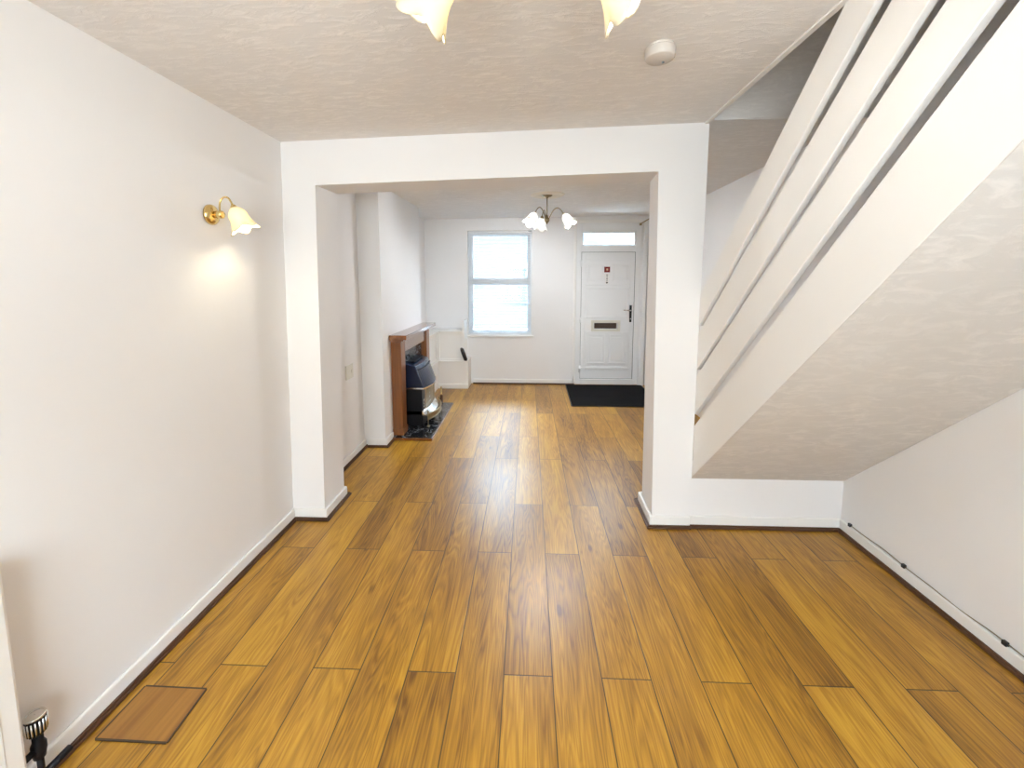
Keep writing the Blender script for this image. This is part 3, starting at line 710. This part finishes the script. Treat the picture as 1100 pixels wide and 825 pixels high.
dv = Vector((.38,.10,-.92)); add_shade(wl, axis_frame(pts[-1]+dv.normalized()*.018,dv), ph=.35, metal='brass', bulb='bulb_wall', size=.82)

# smoke alarm
sx,sy = .497,1.735; sz = zc_rear(sx)
sa = thing('smoke_alarm','round white smoke alarm on the rear ceiling near the stairs','smoke alarm',(sx,sy,sz))
m = MB(); m.lathe([(.001,.003),(.052,.003),(.052,-.008),(.050,-.010),(.001,-.010)],Matrix.Translation((sx,sy,sz)),40); part(m,'base',M['alarm'],sa)
m = MB(); m.lathe([(.001,-.010),(.056,-.010),(.057,-.014),(.055,-.040),(.051,-.045),(.001,-.046)],Matrix.Translation((sx,sy,sz)),40); part(m,'cover',M['alarm'],sa)
m = MB(); m.lathe([(.001,-.045),(.005,-.045),(.005,-.049),(.001,-.049)],Matrix.Translation((sx+.018,sy+.02,sz)),12); part(m,'test_button',M['slate'],sa)

# ------------------------------------------------------------------ small things on the walls and floor
so_ = thing('wall_socket','small white socket plate low on the left wall beside the chimney breast','socket',(XL,3.505,.775))
m = MB(); m.box(XL,XL+.010,3.435,3.575,.715,.835,.003); part(m,'face_plate',M['cream_plastic'],so_)
m = MB(); m.box(XL+.010,XL+.014,3.535,3.555,.76,.79); part(m,'switch',M['cream_plastic'],so_)
ht = thing('floor_hatch','small square worn wooden hatch set into the floor by the left wall','hatch',(-1.34,1.32,0))
m = MB(); m.hexa([(-1.462,1.228,.0005),(-1.212,1.226,.0005),(-1.222,1.413,.0005),(-1.462,1.415,.0005)]+[(-1.462,1.228,.004),(-1.212,1.226,.004),(-1.222,1.413,.004),(-1.462,1.415,.004)]); part(m,'lid',M['hatch'],ht)
m = MB(); q = [(-1.462,1.228),(-1.212,1.226),(-1.222,1.413),(-1.462,1.415)]
for i in range(4): m.run([q[i],q[(i+1)%4]],-.004,.0015,.0004,.0046)
part(m,'edge_gap',M['brown_recess'],ht)
cb = thing('wall_cable','thin dark cable clipped along the top of the right baseboard','cable',(XR,1.9,.07))
pts = []
for i in range(60):
    y = 2.50-2.5*i/59; z = .079+.004*math.sin(y*9)+.0025*math.sin(y*23); pts.append((XR-.006,y,z))
m = MB(); m.tube(pts,.0022,6); part(m,'lead',M['old_brass'],cb)
for yy in (2.50,2.13,1.66,1.1):
    m = MB(); m.box(XR-.016,XR-.001,yy-.010,yy+.010,.070,.090,.003); part(m,'clip',M['black_plastic'],cb)

# radiator on the left wall with its valve
rd = thing('radiator','white panel radiator on the left wall at the left edge of the view','radiator',(-1.47,.4,0))
R0,R1,RZ0,RZ1 = -.42,1.035,.13,.775
m = MB(); m.box(-1.468,-1.445,R0,R1,RZ0,RZ1,.010)
k = R0+.05
while k < R1-.05: m.box(-1.449,-1.443,k,k+.018,RZ0+.035,RZ1-.035,.0028); k += .0335
part(m,'panel',M['gloss_white'],rd)
m = MB(); m.box(-1.508,-1.468,R0+.003,R0+.010,RZ0+.02,RZ1-.01); part(m,'side_cover',M['gloss_white'],rd)
m = MB(); m.box(-1.508,-1.468,R1-.010,R1-.003,RZ0+.02,RZ1-.01); part(m,'side_cover',M['gloss_white'],rd)
m = MB(); m.ring(0,0,0,0,0,0,0) if False else None
k = R0+.02
while k < R1-.02: m.box(-1.508,-1.470,k,k+.006,RZ1-.012,RZ1-.006); k += .022
part(m,'top_grille',M['gloss_white'],rd)
for kk in (R0+.2,R1-.2):
    m = MB(); m.box(-1.5195,-1.508,kk-.015,kk+.015,RZ0+.05,RZ1-.08); part(m,'wall_bracket',M['gloss_white'],rd)
vx,vy = -1.480,1.088
vz = .135
v = MB(); v.tube([(vx,vy,0.001),(vx,vy,vz+.02)],.0085,12); v.lathe([(.001,-.025),(.014,-.025),(.016,-.01),(.018,0),(.018,.018),(.013,.03),(.013,.05),(.001,.05)],Matrix.Translation((vx,vy,vz)),18)
v.tube([(vx,vy,vz+.005),(vx,R1-.004,vz+.005)],.010,12)
vo = part(v,'valve',M['black_enamel'],rd,label='dark valve body')
Mz = Matrix.Translation((vx,vy,vz+.050))
hd_ = MB(); hd_.lathe([(.013,0),(.019,.005),(.0225,.014),(.0235,.058),(.022,.064),(.001,.064)],Mz,28); hh_ = part(hd_,'valve_head',M['black_enamel'],vo,label='black ribbed thermostatic valve head')
m = MB()
for k in range(18):
    a = 2*PI*k/18; c_,s_ = math.cos(a),math.sin(a)
    m.tube([(vx+.0215*c_,vy+.0215*s_,vz+.060),(vx+.0240*c_,vy+.0240*s_,vz+.070),(vx+.0248*c_,vy+.0248*s_,vz+.106)],.0021,6)
part(m,'rib',M['chrome'],hh_)
m = MB(); m.lathe([(.0195,.064),(.0245,.060),(.0250,.064),(.0225,.068),(.0195,.066)],Mz,32,cap=False); m.lathe([(.0195,.0655),(.010,.0668),(.001,.067)],Mz,32,cap=False); part(m,'top_disc',M['chrome'],hh_)
c = MB(); c.tube([(vx,vy+.015,.045),(vx+.005,vy+.075,.05)],[.011,.011],12); c.lathe([(.001,0),(.015,0),(.015,.022),(.001,.022)],Matrix.Translation((vx,vy,.034)),6,smooth=False); part(c,'pipe_elbow',M['black_enamel'],vo)

# ------------------------------------------------------------------ outside: road and the house across it
m = MB(); m.box(-14,14,YB+.3,26,-.32,-.15); struct(m,'ground',M['road'])
hs = thing('house','pale rendered house across the street seen through the window blind','house',(0,15,-.15))
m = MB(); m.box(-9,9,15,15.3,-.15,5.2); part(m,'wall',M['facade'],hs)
m = MB(); m.prism([(14.7,5.2),(19,8.2),(19,8.0),(14.9,5.1)],'x',-9.2,9.2); part(m,'roof',M['slate'],hs)
for x0_,x1_,z0_,z1_ in ((-.9,.15,.75,2.05),(-4.2,-3.1,.75,2.05),(-.9,.15,3.2,4.4),(-4.2,-3.1,3.2,4.4),(3.4,4.5,.75,2.05)):
    m = MB(); m.ring(x0_,x1_,z0_,z1_,.08,14.93,15.02); wo = part(m,'window',M['far_frame'],hs)
    m = MB(); m.box(x0_+.08,x1_-.08,14.98,14.99,z0_+.08,z1_-.08); part(m,'pane',M['dark_pane'],wo)
m = MB(); m.box(1.4,2.3,14.95,15.02,-.14,1.9); part(m,'door',M['dark_pane'],hs)

m = MB(); m.box(-6,6,-3.6,-3.4,-.3,2.7); m.box(-6,6,-3.6,YR-.2,-.4,-.25); struct(m,'wall_sky_block',M['sky_block'])  # unseen wall and ground added to cut and warm the sky light
# ------------------------------------------------------------------ daylight and an added fill lamp
wd = bpy.data.worlds.new('overcast_sky'); sc.world = wd; wd.use_nodes = True
bg = wd.node_tree.nodes['Background']; bg.inputs[0].default_value = (.74,.88,1.0,1)
_t = N(wd.node_tree,'ShaderNodeTexCoord'); _s = N(wd.node_tree,'ShaderNodeSeparateXYZ'); _m = N(wd.node_tree,'ShaderNodeMapRange')
wd.node_tree.links.new(_t.outputs['Generated'], _s.inputs[0]); wd.node_tree.links.new(_s.outputs[2], _m.inputs['Value'])
_m.inputs['From Min'].default_value = .0; _m.inputs['From Max'].default_value = .7; _m.inputs['To Min'].default_value = 8.0; _m.inputs['To Max'].default_value = 40.0
wd.node_tree.links.new(_m.outputs[0], bg.inputs[1])     # an overcast sky is brightest overhead
def area(name, loc, rot, sx_, sy_, power, col, portal=False):
    l = bpy.data.lights.new(name,'AREA'); l.shape='RECTANGLE'; l.size=sx_; l.size_y=sy_; l.energy=power; l.color=col
    o = bpy.data.objects.new(name,l); COL.objects.link(o); o.location=loc; o.rotation_euler=rot
    if portal: l.cycles.is_portal = True
    return o
area('window_portal',((WX0+WX1)/2,YB+.2,(WZ0+WZ1)/2),(-PI/2,0,0),WX1-WX0,WZ1-WZ0,1,(1,1,1),True)
area('fanlight_portal',((LX0+LX1)/2,YB+.2,2.15),(-PI/2,0,0),LX1-LX0,.24,1,(1,1,1),True)
area('rear_fill_lamp',((GX0+GX1)/2,YR-.30,(GZ0+GZ1)/2+.1),(math.radians(103),0,0),GX1-GX0,GZ1-GZ0,54,(1.0,.98,.955))  # unseen lamp added to fill the rear room from behind the camera

# ------------------------------------------------------------------ camera
cam = bpy.data.cameras.new('camera'); co = bpy.data.objects.new('camera',cam); COL.objects.link(co)
co.location = (0,0,1.55); co.rotation_euler = (math.radians(90-5.968),0,math.radians(2.2532))
cam.sensor_width = 36; cam.sensor_fit='HORIZONTAL'; cam.lens = 36*455/1100; cam.shift_y = -0.05767; cam.clip_start=.02
sc.camera = co
sc.view_settings.view_transform='Standard'; sc.view_settings.look='None'; sc.view_settings.gamma=1; sc.view_settings.use_curve_mapping=False
sc.view_settings.exposure = 1.01
cy = sc.cycles
cy.max_bounces=10; cy.diffuse_bounces=6; cy.glossy_bounces=4; cy.transmission_bounces=6; cy.transparent_max_bounces=12
cy.sample_clamp_indirect=4.0; cy.caustics_reflective=False; cy.caustics_refractive=False
cy.use_denoising=True
